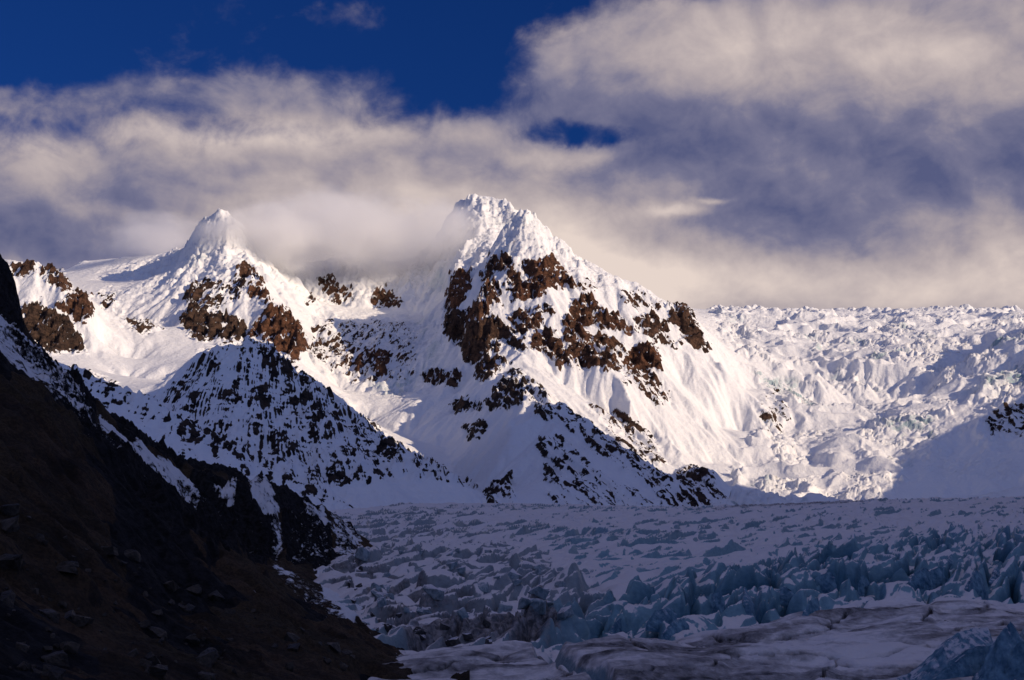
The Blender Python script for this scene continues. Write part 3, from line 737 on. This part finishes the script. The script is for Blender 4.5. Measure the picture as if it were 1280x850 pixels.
rbs = ridged((X + Z0h) / 30 + 0.4 * fbm(X / 25, Y / 25, 3, 336), (X - Z0h) / 120 + Y / 160, 5, 337, 0.55)
Z = Zh + H + (1 - cliff) * (rbs - 0.45) * 7.5 * near2 + cliff * (rd - 0.45) * 16 + (rock2 - 0.4) * (1.2 + 2.0 * cliff) + fbm(X / 5, Y / 5, 4, 335) * (0.45 + 0.6 * cliff)
snow = np.full(X.shape, 0.02, F)
for s_, po in [
  (.70,[(118,512),(160,547),(212,584),(238,600),(250,628),(246,652),(232,642),(224,626),(190,603),(150,577),(124,552)]),
  (.62,[(-60,370),(0,398),(26,420),(44,446),(72,470),(104,502),(116,545),(80,526),(40,486),(0,452),(-60,420)]),
  (.55,[(60,488),(110,520),(120,552),(90,540)]),
  (.8,[(262,600),(296,612),(292,630),(268,616)]),(.75,[(308,598),(338,606),(352,640),(345,655),(330,650),(316,628)]),(.6,[(336,640),(352,640),(356,690),(345,705),(338,690)]),
  (.7,[(376,622),(406,640),(412,668),(398,664),(380,644)]),(.5,[(360,660),(400,664),(420,700),(400,716),(365,690)]),
  (.46,[(340,702),(380,722),(420,760),(480,806),(440,792),(380,756),(340,720)]),
  (.95,[(396,712),(432,722),(442,758),(476,786),(440,788),(404,748)]),(.55,[(412,640),(452,656),(452,720),(420,716)]),
  (.40,[(-60,400),(30,430),(118,520),(150,560),(240,600),(240,640),(190,620),(110,560),(60,500),(0,450),(-60,430)]),(.34,[(232,596),(292,608),(346,640),(346,700),(300,706),(240,650)]),(.42,[(352,640),(420,650),(420,720),(362,704)]),]:
    snow = np.maximum(snow, sstep(-5, 5, poly_field(px, py, po, 12) + nw * 5) * s_)
gx, gy = hs.grad(Z); fs = np.sqrt(gx * gx + gy * gy)
snow = snow - sstep(1.0, 2.4, fs) * 0.16 - sstep(0.5, 1.2, rd) * 0.05
hill = grid_mesh('hillside', np.stack([X, Y, Z], -1), M_HILL, {'snow': snow + (1 - cliff) * 0.30 * sstep(0.62, 0.9, rbs) * (fbm(X / 60, Y / 60, 3, 338) > 0.1), 'rock': np.maximum(cliff, np.maximum(0.45 * sstep(1.0, 1.9, fs), 0.8 * sstep(0.42, 0.25, rbs)))})
Zhill = Z.copy()
finish(hill, 'hillside', 'steep dark brown earth and rock slope falling to the glacier edge', 'hillside', 'structure')
print('hill', round(time.time() - T0, 1))

# ------------------------------------------------------------------ the glacier
def mat_glacier():
    m = bpy.data.materials.new('glacier_ice'); m.use_nodes = True
    t = NT(m.node_tree)
    pos = t.n('ShaderNodeNewGeometry').outputs['Position']
    ic = t.attr('ice'); di = t.attr('dirt'); dp = t.attr('deep'); gy = t.attr('grey')
    n1 = t.noise(pos, 0.05, 6.0, 0.6)[0]; n2 = t.noise(pos, 0.4, 8.0, 0.65)[0]
    st = t.noise(t.vm('MULTIPLY', pos, (0.22, 0.22, 0.30)), 1.0, 7.0, 0.68)[0]
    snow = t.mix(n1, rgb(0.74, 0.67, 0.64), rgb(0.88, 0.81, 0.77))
    ice = t.mix(st, rgb(0.06, 0.18, 0.23), rgb(0.34, 0.52, 0.57))
    ice = t.mix(gy, ice, t.mix(st, rgb(0.13, 0.15, 0.16), rgb(0.40, 0.42, 0.42)))
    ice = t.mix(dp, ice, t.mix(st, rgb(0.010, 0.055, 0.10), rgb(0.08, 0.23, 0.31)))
    f = t.step(t.m('ADD', ic, t.m('ADD', t.m('MULTIPLY', t.m('SUBTRACT', n2, 0.5), 0.7), t.m('MULTIPLY', t.m('SUBTRACT', n1, 0.5), 0.4))), 0.36, 0.62)
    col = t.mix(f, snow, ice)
    dirt = t.mix(t.step(n2, 0.35, 0.68), rgb(0.05, 0.045, 0.045), rgb(0.34, 0.31, 0.30))
    col = t.mix(t.step(t.m('ADD', di, t.m('ADD', t.m('MULTIPLY', t.m('SUBTRACT', st, 0.5), 0.9), t.m('MULTIPLY', t.m('SUBTRACT', n2, 0.5), 0.6))), 0.35, 0.85), col, dirt)
    p = t.n('ShaderNodeBsdfPrincipled'); t.put(p.inputs['Base Color'], col)
    t.put(p.inputs['Roughness'], t.m('SUBTRACT', 0.85, t.m('MULTIPLY', f, 0.4)))
    p.inputs['Specular IOR Level'].default_value = 0.3
    t.put(p.inputs['Normal'], bump(t, t.m('ADD', t.m('MULTIPLY', n2, 0.6), t.m('MULTIPLY', st, 0.8)), 0.9, 1.2))
    o = t.n('ShaderNodeOutputMaterial'); t.t.links.new(p.outputs[0], o.inputs[0])
    return m
M_ICE = mat_glacier()
gl = Sheet(-0.19, 0.50, 150, 3300, 1000, 1580)
GL = [
  [(300,650,2350),(440,637,2450),(520,630,2600),(640,630,2700),(760,634,2800),(860,638,2850),(900,636,2900),(960,632,2900),(1030,628,2950),(1100,626,2950),(1280,623,2950),(1420,620,2950)],
  [(300,690,3250),(640,672,3250),(1000,665,3280),(1420,660,3280)],
  [(400,690,1300),(440,668,1500),(640,660,1550),(900,664,1550),(1280,655,1600),(1420,650,1600)],
  [(400,715,960),(470,695,980),(640,693,980),(900,697,960),(1280,684,980),(1420,680,980)],
  [(400,760,720),(440,745,740),(480,785,560),(520,806,480),(560,822,440)],
  [(560,735,720),(640,730,720),(720,722,740)],
  [(560,775,560),(640,775,550),(720,768,560),(780,755,580),(860,735,640),(950,722,680),(1060,702,730),(1150,692,760),(1280,684,790),(1420,676,800)],
  [(520,830,410),(640,832,420),(760,832,430),(860,822,450),(1000,796,500),(1100,775,540),(1280,768,560),(1420,770,560)],
  [(240,862,320),(340,849,330),(420,842,332),(500,826,336),(570,812,340),(640,810,346),(720,815,346),(800,803,362),(870,798,382),(930,790,392),(1000,772,412),(1060,760,432),(1100,752,442),(1180,750,452),(1280,756,450),(1420,760,450)],
  [(240,890,235),(500,880,245),(700,882,245),(1000,882,255),(1280,878,255),(1420,878,255)],
  [(240,960,192),(1420,960,192)],
  [(240,1010,152),(1420,1010,152)],
]
Zg = gl.solve(GL, k=3)
X, Y = gl.X, gl.Y
px, py = gl.pix(Zg)
nwl = fbm(X / 40, Y / 40, 4, 401)
def region(po, soft=14, wob=10):
    return sstep(-soft, soft, poly_field(px, py, po, soft + 12) + nwl * wob)
jum = region([(395,650),(440,652),(470,668),(560,676),(640,684),(700,696),(740,722),(760,752),(740,790),(700,812),(600,812),(520,812),(470,786),(440,752),(400,720)])
belt = region([(620,800),(700,776),(745,760),(800,742),(860,732),(930,716),(1010,700),(1070,688),(1150,680),(1290,670),(1430,660),(1430,760),(1290,752),(1180,748),(1100,752),(1000,778),(900,796),(860,806),(760,812),(680,815)], 10, 9)
humpm = sstep(470, 420, Y + nwl * 10)
belt = belt * (1 - humpm); jum = jum * (1 - humpm) * (1 - 0.7 * belt)
# rippled snow-covered ice over the whole flat part
ca, sa = math.cos(R(24)), math.sin(R(24))
q1 = X * ca + Y * sa; q2 = -X * sa + Y * ca
wq = fbm(X / 70, Y / 70, 3, 411)
rip = ridged(q1 / 95 + wq * 0.5, q2 / 34 + wq * 0.6, 4, 412, 0.5)
rip2 = ridged(q1 / 40, q2 / 15 + wq, 3, 415)
far_k = sstep(700, 1500, Y)
Z = Zg + (rip - 0.45) * (3.0 + 2.5 * far_k) * (1 - humpm) + (rip2 - 0.45) * 1.2 * (1 - humpm)
c7, s7 = math.cos(R(68)), math.sin(R(68))
p1 = X * c7 + Y * s7; p2 = -X * s7 + Y * c7
def scarps(lam, warp_, seed, amp_):
    """overlapping plates of ice: each rises slowly and breaks off in a short step"""
    ph = p2 / lam + warp_ * fbm(p1 / (lam * 6.5), p2 / (lam * 2.6), 3, seed)
    fr_ = ph - np.floor(ph)
    brk = sstep(-0.40, 0.30, fbm(p1 / (lam * 4.5), p2 / (lam * 1.3), 3, seed + 40) + 0.05)
    return amp_ * brk * (np.where(fr_ < 0.10, sstep(0, 0.10, fr_), 1 - (fr_ - 0.10) / 0.90) - 0.5), brk * (fr_ < 0.10)
scale_k = (1 - humpm) * (0.35 + 0.65 * sstep(-0.3, 0.3, fbm(X / 230, Y / 420, 3, 418)))
sc1, ge1 = scarps(38.0, 1.5, 470, 9.5)
sc2, ge2 = scarps(15.0, 1.3, 480, 3.6)
Z = Z + scale_k * (sc1 + sc2)
ge = np.maximum(ge1, 0.7 * ge2)
# sparse crevasse nests in the smooth part
nest = sstep(0.18, 0.5, fbm(X / 170, Y / 260, 3, 420)) * (1 - humpm) * (1 - belt)
f1, f2, r1, r2, r3, cx, cy = voro(q1 / 46 + wq * 0.4, q2 / 17 + wq * 0.4, 421)
gap = 1 - sstep(0.03, 0.2, f2 - f1)
Z = Z - nest * gap * 4 + nest * ((cy * 4) + (r1 - 0.5) * 2.5) * (1 - gap)
# tumbled blocks by the hillside
wx = X + fbm(X / 22, Y / 22, 3, 431) * 7; wy = Y + fbm(X / 22, Y / 22, 3, 432) * 7
f1, f2, r1, r2, r3, cx, cy = voro((wx * c7 + wy * s7) / 40, (-wx * s7 + wy * c7) / 15, 433)
gj = 1 - sstep(0.02, 0.20, f2 - f1)
b1 = (r1 - 0.35) * 7 + cx * (r2 - 0.5) * 16 + cy * (r3 - 0.55) * 14
f1b, f2b, r1b, r2b, r3b, cxb, cyb = voro(wx / 10.5, wy / 9, 434)
gj2 = 1 - sstep(0.02, 0.22, f2b - f1b)
b2 = (r1b - 0.35) * 4.5 + cxb * (r2b - 0.5) * 8 + cyb * (r3b - 0.4) * 6
Z = Z + jum * (b1 * (1 - gj) - 5 * gj + (b2 * (1 - gj2) - 2.0 * gj2) * 0.5 * sstep(900, 600, Y))
# deep blue crevasses between leaning fins
cb, sb = math.cos(R(58)), math.sin(R(58))
wb1 = fbm(X / 38, Y / 38, 3, 441) * 13; wb2 = fbm(X / 38, Y / 38, 3, 442) * 13
e1 = ((X + wb1) * cb + (Y + wb2) * sb); e2 = (-(X + wb1) * sb + (Y + wb2) * cb)
f1, f2, r1c, r2c, r3c, cx, cy = voro(e1 / 46, e2 / 20, 443)
gc = 1 - sstep(0.02, 0.42, f2 - f1)
prof = np.sqrt(np.clip(1 - gc, 0, 1))
rdf = ridged(e1 / 75, e2 / 30, 3, 449, 0.4)
fin = prof * (10 + 8 * r1c) + cx * (r2c - 0.2) * 16 + cy * (r3c - 0.5) * 14 + (rdf - 0.35) * 10 - 7 * (1 - sstep(0.0, 0.16, f2 - f1))
f1b, f2b, r1d, r2d, r3d, cxb, cyb = voro(e1 / 15, e2 / 9, 446)
fin2 = (1 - sstep(0.3, 0.0, f2b - f1b)) * 3 + cxb * (r2d - 0.4) * 5
Z = Z + belt * (fin - 14 + fin2)
# the smooth dirty swell in front with cracks
hu1 = fbm(X / 55, Y / 30, 4, 451) * 3.2; 
f1, f2, r1, r2, r3, cx, cy = voro((X * ca + Y * sa) / 42 + fbm(X / 30, Y / 30, 3, 455) * 0.25, (-X * sa + Y * ca) / 26 + fbm(X / 30, Y / 30, 3, 456) * 0.25, 457)
crk = (1 - sstep(0.0, 0.045, f2 - f1)) * sstep(0.15, 0.4, r2)
bigc = region([(668,806),(690,812),(720,826),(756,838),(770,858),(750,858),(735,842),(700,832),(672,820)], 5, 5) * humpm
Z = Z + humpm * (hu1 + (r1 - 0.5) * 3.0 * sstep(0.0, 0.2, f2 - f1) - crk * 5.0 + (ridged(q1 / 30, q2 / 7, 3, 459) - 0.5) * 0.9)
Z = Z - bigc * 7
Z = Z + fbm(X / 6, Y / 6, 4, 461) * (0.22 + 0.4 * jum + 0.15 * belt)
Z = Z + (blur(Z, 1) - Z) * jum
gx, gy = gl.grad(Z); fs = np.sqrt(gx * gx + gy * gy)
stp = sstep(0.7, 1.6, fs)
lowp = np.clip((blur(Z, 6) - Z) / 4.0, -1, 1)
icea = np.clip(stp * (0.2 + 0.3 * far_k) + 0.45 * ge * scale_k + stp * (0.55 + 0.6 * belt + 0.15 * jum) + belt * (0.05 + 0.5 * gc) + 0.25 * nest * gap, 0, 1.2) * (1 - 0.75 * humpm * (1 - bigc)) + bigc * 0.7
icea = icea * (1 - 0.2 * far_k)
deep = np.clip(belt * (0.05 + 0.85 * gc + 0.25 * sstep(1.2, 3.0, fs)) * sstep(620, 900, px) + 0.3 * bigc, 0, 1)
dirt = (0.60 + 0.55 * fbm(q1 / 60, q2 / 14, 4, 463)) * humpm * (1 - bigc) + jum * region([(400,640),(450,650),(470,700),(560,740),(700,770),(720,815),(520,815),(440,770),(400,740)], 16, 14) * (0.25 + 0.45 * stp) + crk * humpm * 1.1
dirt = np.maximum(dirt, 0.85 * region([(560,785),(640,775),(700,790),(690,812),(640,812),(600,806),(540,812),(470,800),(520,790)], 8, 10) * (1 - humpm))
dirt = np.maximum(dirt, 0.75 * region([(850,640),(930,633),(1000,629),(1080,627),(1080,630),(960,635),(880,640)], 2.5, 2))
glob = grid_mesh('glacier', np.stack([X, Y, Z], -1), M_ICE, {'ice': icea, 'dirt': dirt, 'deep': deep, 'grey': np.clip(jum * 0.75 + 0.5 * humpm + 0.35 * far_k + 0.4 * sstep(760, 560, px), 0, 0.9)})
Zice = Z.copy()
finish(glob, 'glacier', 'wide crevassed glacier with blue ice walls filling the valley floor', 'glacier', 'structure')
print('glacier', round(time.time() - T0, 1))

# ------------------------------------------------------------------ cloud lying on the ridge
def mat_cloud(dens):
    m = bpy.data.materials.new('cloud_vapour'); m.use_nodes = True
    t = NT(m.node_tree)
    oc = t.n('ShaderNodeTexCoord').outputs['Object']
    pos = t.n('ShaderNodeNewGeometry').outputs['Position']
    r = t.vm('LENGTH', oc)
    n = t.noise(t.vm('MULTIPLY', pos, (1.0, 1.0, 1.6)), 0.0028, 5.0, 0.58)[0]
    k = t.m('SUBTRACT', t.m('ADD', t.m('SUBTRACT', 1.0, r), t.m('MULTIPLY', t.m('SUBTRACT', n, 0.5), 1.9)), 0.12)
    d = t.m('MULTIPLY', t.step(k, 0.0, 0.6), dens)
    d = t.m('MULTIPLY', d, t.step(r, 1.0, 0.8))
    v = t.n('ShaderNodeVolumePrincipled')
    v.inputs['Color'].default_value = rgb(0.995, 0.99, 0.985)
    v.inputs['Anisotropy'].default_value = 0.0
    t.put(v.inputs['Density'], d)
    o = t.n('ShaderNodeOutputMaterial'); t.t.links.new(v.outputs[0], o.inputs['Volume'])
    return m
def cloud(px, py, d, rx, ry, rz, dens, label):
    import bmesh
    bm = bmesh.new(); bmesh.ops.create_icosphere(bm, subdivisions=3, radius=1.0)
    me = bpy.data.meshes.new('cloud'); bm.to_mesh(me); bm.free()
    me.materials.append(mat_cloud(dens))
    o = bpy.data.objects.new('cloud', me); COL.objects.link(o)
    o.location = ((px - 640) / FPX * d, d, (HOR - py) / FPX * d); o.scale = (rx, ry, rz)
    finish(o, 'cloud', label, 'cloud', 'stuff')
cloud(445, 296, 6400, 720, 480, 265, 0.009, 'pale cloud lying on the saddle between the two summits')
cloud(322, 298, 6150, 360, 280, 180, 0.010, 'thin mist drifting off the right shoulder of the capped summit')
cloud(190, 300, 6850, 420, 300, 150, 0.005, 'thin veil of cloud left of the capped summit')

# ------------------------------------------------------------------ seracs, ice blocks and boulders
import bmesh
def mat_block(name, a, b, deep, cap):
    m = bpy.data.materials.new(name); m.use_nodes = True
    t = NT(m.node_tree)
    g = t.n('ShaderNodeNewGeometry'); pos = g.outputs['Position']
    sx_ = t.n('ShaderNodeSeparateXYZ'); t.put(sx_.inputs[0], g.outputs['Normal'])
    n1 = t.noise(pos, 0.12, 5.0, 0.6)[0]; n2 = t.noise(pos, 0.8, 8.0, 0.66)[0]
    st = t.noise(t.vm('MULTIPLY', pos, (0.5, 0.5, 0.35)), 1.0, 7.0, 0.66)[0]
    col = t.mix(t.step(st, 0.3, 0.7), a, b)
    col = t.mix(t.m('MULTIPLY', t.step(n1, 0.45, 0.75), 0.6), col, deep)
    if cap > 0:
        f = t.step(t.m('ADD', sx_.outputs[2], t.m('MULTIPLY', t.m('SUBTRACT', n2, 0.5), 0.7)), 0.62, 0.82)
        col = t.mix(t.m('MULTIPLY', f, cap), col, rgb(0.70, 0.66, 0.67))
    p = t.n('ShaderNodeBsdfPrincipled'); t.put(p.inputs['Base Color'], col)
    p.inputs['Roughness'].default_value = 0.55; p.inputs['Specular IOR Level'].default_value = 0.3
    t.put(p.inputs['Normal'], bump(t, t.m('ADD', n2, st), 0.8, 0.7))
    o = t.n('ShaderNodeOutputMaterial'); t.t.links.new(p.outputs[0], o.inputs[0])
    return m
M_BLUE = mat_block('blue_ice', rgb(0.05, 0.14, 0.21), rgb(0.22, 0.38, 0.46), rgb(0.025, 0.08, 0.15), 0.8)
M_GREY = mat_block('grey_ice', rgb(0.13, 0.19, 0.22), rgb(0.42, 0.48, 0.50), rgb(0.14, 0.26, 0.32), 1.0)
M_DIRTY = mat_block('dirty_ice', rgb(0.020, 0.019, 0.019), rgb(0.10, 0.095, 0.09), rgb(0.03, 0.03, 0.03), 0.85)
M_STONE = mat_block('boulder_stone', rgb(0.018, 0.014, 0.011), rgb(0.085, 0.065, 0.048), rgb(0.03, 0.025, 0.02), 0.0)
def noise3(v, sc, seed):
    return fbm((v[:, 0] + 0.63 * v[:, 2]) * sc, (v[:, 1] - 0.71 * v[:, 2]) * sc, 4, seed)
def hull_mesh(name, pts, mat, cuts=3, rough=0.05, seed=0, smooth=False):
    bm = bmesh.new()
    for p_ in pts: bm.verts.new(p_)
    bmesh.ops.convex_hull(bm, input=bm.verts)
    bmesh.ops.delete(bm, geom=[v for v in bm.verts if not v.link_faces], context='VERTS')
    bmesh.ops.triangulate(bm, faces=bm.faces)
    for _ in range(cuts):
        bmesh.ops.subdivide_edges(bm, edges=bm.edges, cuts=1, use_grid_fill=True)
    bm.normal_update()
    v = np.array([q.co[:] for q in bm.verts]); n = np.array([q.normal[:] for q in bm.verts])
    size = (v.max(0) - v.min(0)).max()
    d = noise3(v, 2.2 / size, seed) * rough * size * 1.2 + noise3(v, 8.0 / size, seed + 3) * rough * size * 0.5 - np.abs(noise3(v, 4.0 / size, seed + 7)) * rough * size * 0.7
    for q, nn, dd in zip(bm.verts, n, d): q.co += Vector((nn * dd).tolist())
    me = bpy.data.meshes.new(name); bm.to_mesh(me); bm.free()
    me.materials.append(mat)
    return me
def put(me, name, loc, rot, sc, label, cat, group=None):
    o = bpy.data.objects.new(name, me); COL.objects.link(o)
    o.location = loc; o.rotation_euler = rot; o.scale = sc
    return finish(o, name, label, cat, None, group)
def block_pts(r, sx_, sy_, sz_, k=14, chop=0.25):
    q = r.uniform(-1, 1, (k, 3)); q = np.sign(q) * np.abs(q) ** 0.35
    q += r.normal(0, chop * 0.4, q.shape)
    return (q * (sx_, sy_, sz_) * 0.5).tolist()
r_ = np.random.default_rng(21)
grey_p = [hull_mesh('ice_block', block_pts(r_, 1, r_.uniform(.6, .9), r_.uniform(.6, 1.0)), M_GREY, 3, 0.035, 600 + i) for i in range(6)]
dirty_p = [hull_mesh('ice_block', block_pts(r_, 1, r_.uniform(.6, .9), r_.uniform(.5, .8)), M_DIRTY, 3, 0.04, 620 + i) for i in range(4)]
stone_p = [hull_mesh('boulder', block_pts(r_, 1, r_.uniform(.7, .95), r_.uniform(.5, .8), 18, .4), M_STONE, 3, 0.05, 640 + i) for i in range(4)]
def in_poly(x, y, po):
    return bool(poly_field(np.array([float(x)]), np.array([float(y)]), po, 200)[0] > 0)
def ground_hit(sheet, Zs, px, py):
    """first point of the ground seen in this direction"""
    u = (px - 640) / FPX
    i = int(round((u - sheet.u[0]) / (sheet.u[1] - sheet.u[0])))
    if i < 0 or i >= sheet.nu: return None
    v = HOR - FPX * Zs[:, i] / sheet.y1d
    k = np.nonzero(v <= py)[0]
    if not len(k): return None
    k = k[0]
    return u * sheet.y1d[k], sheet.y1d[k], float(Zs[k, i])
def strew(n, sheet, Zs, po, protos, s0, s1, name, label, cat, group, tilt=0.5, sink=0.2, squash=(1, 1, 1)):
    made = 0; tries = 0
    po = np.array(po, float)
    while made < n and tries < n * 40:
        tries += 1
        px = r_.uniform(po[:, 0].min(), po[:, 0].max()); py = r_.uniform(po[:, 1].min(), po[:, 1].max())
        if not in_poly(px, py, po): continue
        h = ground_hit(sheet, Zs, px, py)
        if h is None: continue
        s_ = s0 * (s1 / s0) ** (r_.random() ** 1.6)
        put(protos[made % len(protos)], name, (h[0], h[1], h[2] + s_ * (0.25 - sink)), (r_.normal(0, tilt), r_.normal(0, tilt), r_.uniform(0, 6.28)), (s_ * squash[0], s_ * squash[1], s_ * squash[2] * r_.uniform(.8, 1.2)), label, cat, group)
        made += 1
strew(34, gl, Zice, [(440,690),(520,682),(640,690),(720,715),(740,750),(700,780),(600,770),(500,770),(440,740)], grey_p, 4, 10, 'ice_block', 'grey blue block of broken ice tumbled among others at the edge of the glacier', 'ice block', 'broken ice blocks along the glacier edge', 0.35, 0.34)
strew(20, gl, Zice, [(430,700),(470,720),(520,770),(600,782),(690,785),(690,808),(560,808),(470,790),(430,740)], dirty_p, 2.5, 7, 'ice_block', 'dark dirt covered ice block lying at the foot of the broken glacier edge', 'ice block', 'dirt covered ice blocks at the glacier foot', 0.3, 0.3)
strew(150, hs, Zhill, [(0,640),(100,660),(250,740),(400,790),(470,835),(300,850),(0,850)], stone_p, 0.4, 4.0, 'boulder', 'small dark boulder half sunk in the brown slope', 'boulder', 'boulders strewn on the brown slope', 0.4, 0.22)
def outline_block(px_pts, d, thick, mat, seed, name, label, cat, base=-34.0, lean=0.0):
    """a fin of ice: a crest line at distance d with faces falling to the front and the back"""
    pts = []
    for k, (px, py) in enumerate(px_pts):
        x = (px - 640) / FPX * d; z = (HOR - py) / FPX * d
        pts.append((x, d, z))
    pts = np.array(pts); c = pts.mean(0)
    c[2] = base
    P = []
    for p_ in pts:
        q = p_ - c
        P.append(q.tolist())
        P.append([q[0] * 0.97 + lean, -thick * 0.5, (q[2]) * 0.80]); P.append([q[0] * 0.97 - lean, thick * 0.5, (q[2]) * 0.84])
        P.append([q[0] * 1.1, -thick * 0.8, 0]); P.append([q[0] * 1.1, thick * 0.8, 0])
    me = hull_mesh(name, P, mat, 4, 0.036, seed)
    return put(me, name, c.tolist(), (0, 0, 0), (1, 1, 1), label, cat)
outline_block([(1118,856),(1150,829),(1180,806),(1198,790),(1218,784),(1234,785),(1240,800)], 292, 9, M_BLUE, 701, 'serac', 'broad sloping blue grey ice fin with flat shoulder at the near right corner', 'serac', -32)
outline_block([(1226,850),(1236,824),(1245,810),(1252,790),(1263,777),(1268,781),(1272,800),(1275,850)], 282, 6, M_BLUE, 711, 'serac', 'tall narrow dark blue ice spire beside the broad sloping fin', 'serac', -32, 1.0)
outline_block([(1272,850),(1276,792),(1290,780),(1320,800),(1330,850)], 286, 8, M_GREY, 721, 'serac', 'pale grey ice wall cut by the picture edge beside the dark blue spire', 'serac', -32)
# standing fins in the blue crevasse belt
fin_p = []
for i in range(6):
    w_, h_ = r_.uniform(.9, 1.2), r_.uniform(.8, 1.1)
    pk = r_.uniform(-.15, .3)
    P = [(pk * w_, 0, h_), (pk * w_ - .12, .04, h_ * .93), (-.3 * w_, 0, h_ * r_.uniform(.5, .75)), (.38 * w_, .03, h_ * r_.uniform(.6, .8)), (-.5 * w_, -.12, 0), (-.5 * w_, .14, 0), (.5 * w_, -.15, 0), (.5 * w_, .12, 0), (0, -.24, 0), (0.05, .24, 0), (.1, -.16, h_ * .5), (-.1, .15, h_ * .5), (-.5 * w_, -.12, -.5), (.5 * w_, .12, -.5), (.5 * w_, -.15, -.5), (-.5 * w_, .14, -.5)]
    fin_p.append(hull_mesh('serac', P, M_BLUE, 4, 0.03, 740 + i))
for i, (px, py, sz) in enumerate([(890,765,11),(935,752,11),(978,750,10),(1030,738,10),(1076,742,12),(1150,735,11),(1172,728,12),(1220,732,11),(1245,722,12),(828,774,9),(770,790,8),(845,790,9),(1015,764,8),(1190,704,9)]):
    h = ground_hit(gl, Zice, px, py)
    if h is None: continue
    put(fin_p[i % 6], 'serac', (h[0], h[1], h[2] - 2.0), (r_.normal(0, .12), r_.normal(0.12, .15), r_.normal(.5, .45)), (sz * r_.uniform(.9, 1.3), sz * .9, sz * r_.uniform(.7, .95)), 'blue ice fin standing among the crevasses of the glacier', 'serac', 'blue ice fins of the crevasse belt')
print('blocks', round(time.time() - T0, 1))

# ------------------------------------------------------------------ the ground under everything, out to the horizon
gx1 = np.linspace(-16000, 16000, 161); gy1 = np.linspace(-9000, 23000, 161)
GX, GY = np.meshgrid(gx1, gy1)
GZ = -62 + fbm(GX / 2500, GY / 2500, 4, 901) * 6
finish(grid_mesh('ground', np.stack([GX, GY, GZ], -1), M_HILL, {'snow': 0.45 + 0 * GX, 'rock': 0.4 + 0 * GX}), 'ground', 'dark stony ground with old snow lying under the glacier valley', 'ground', 'structure')
print('done', round(time.time() - T0, 1))
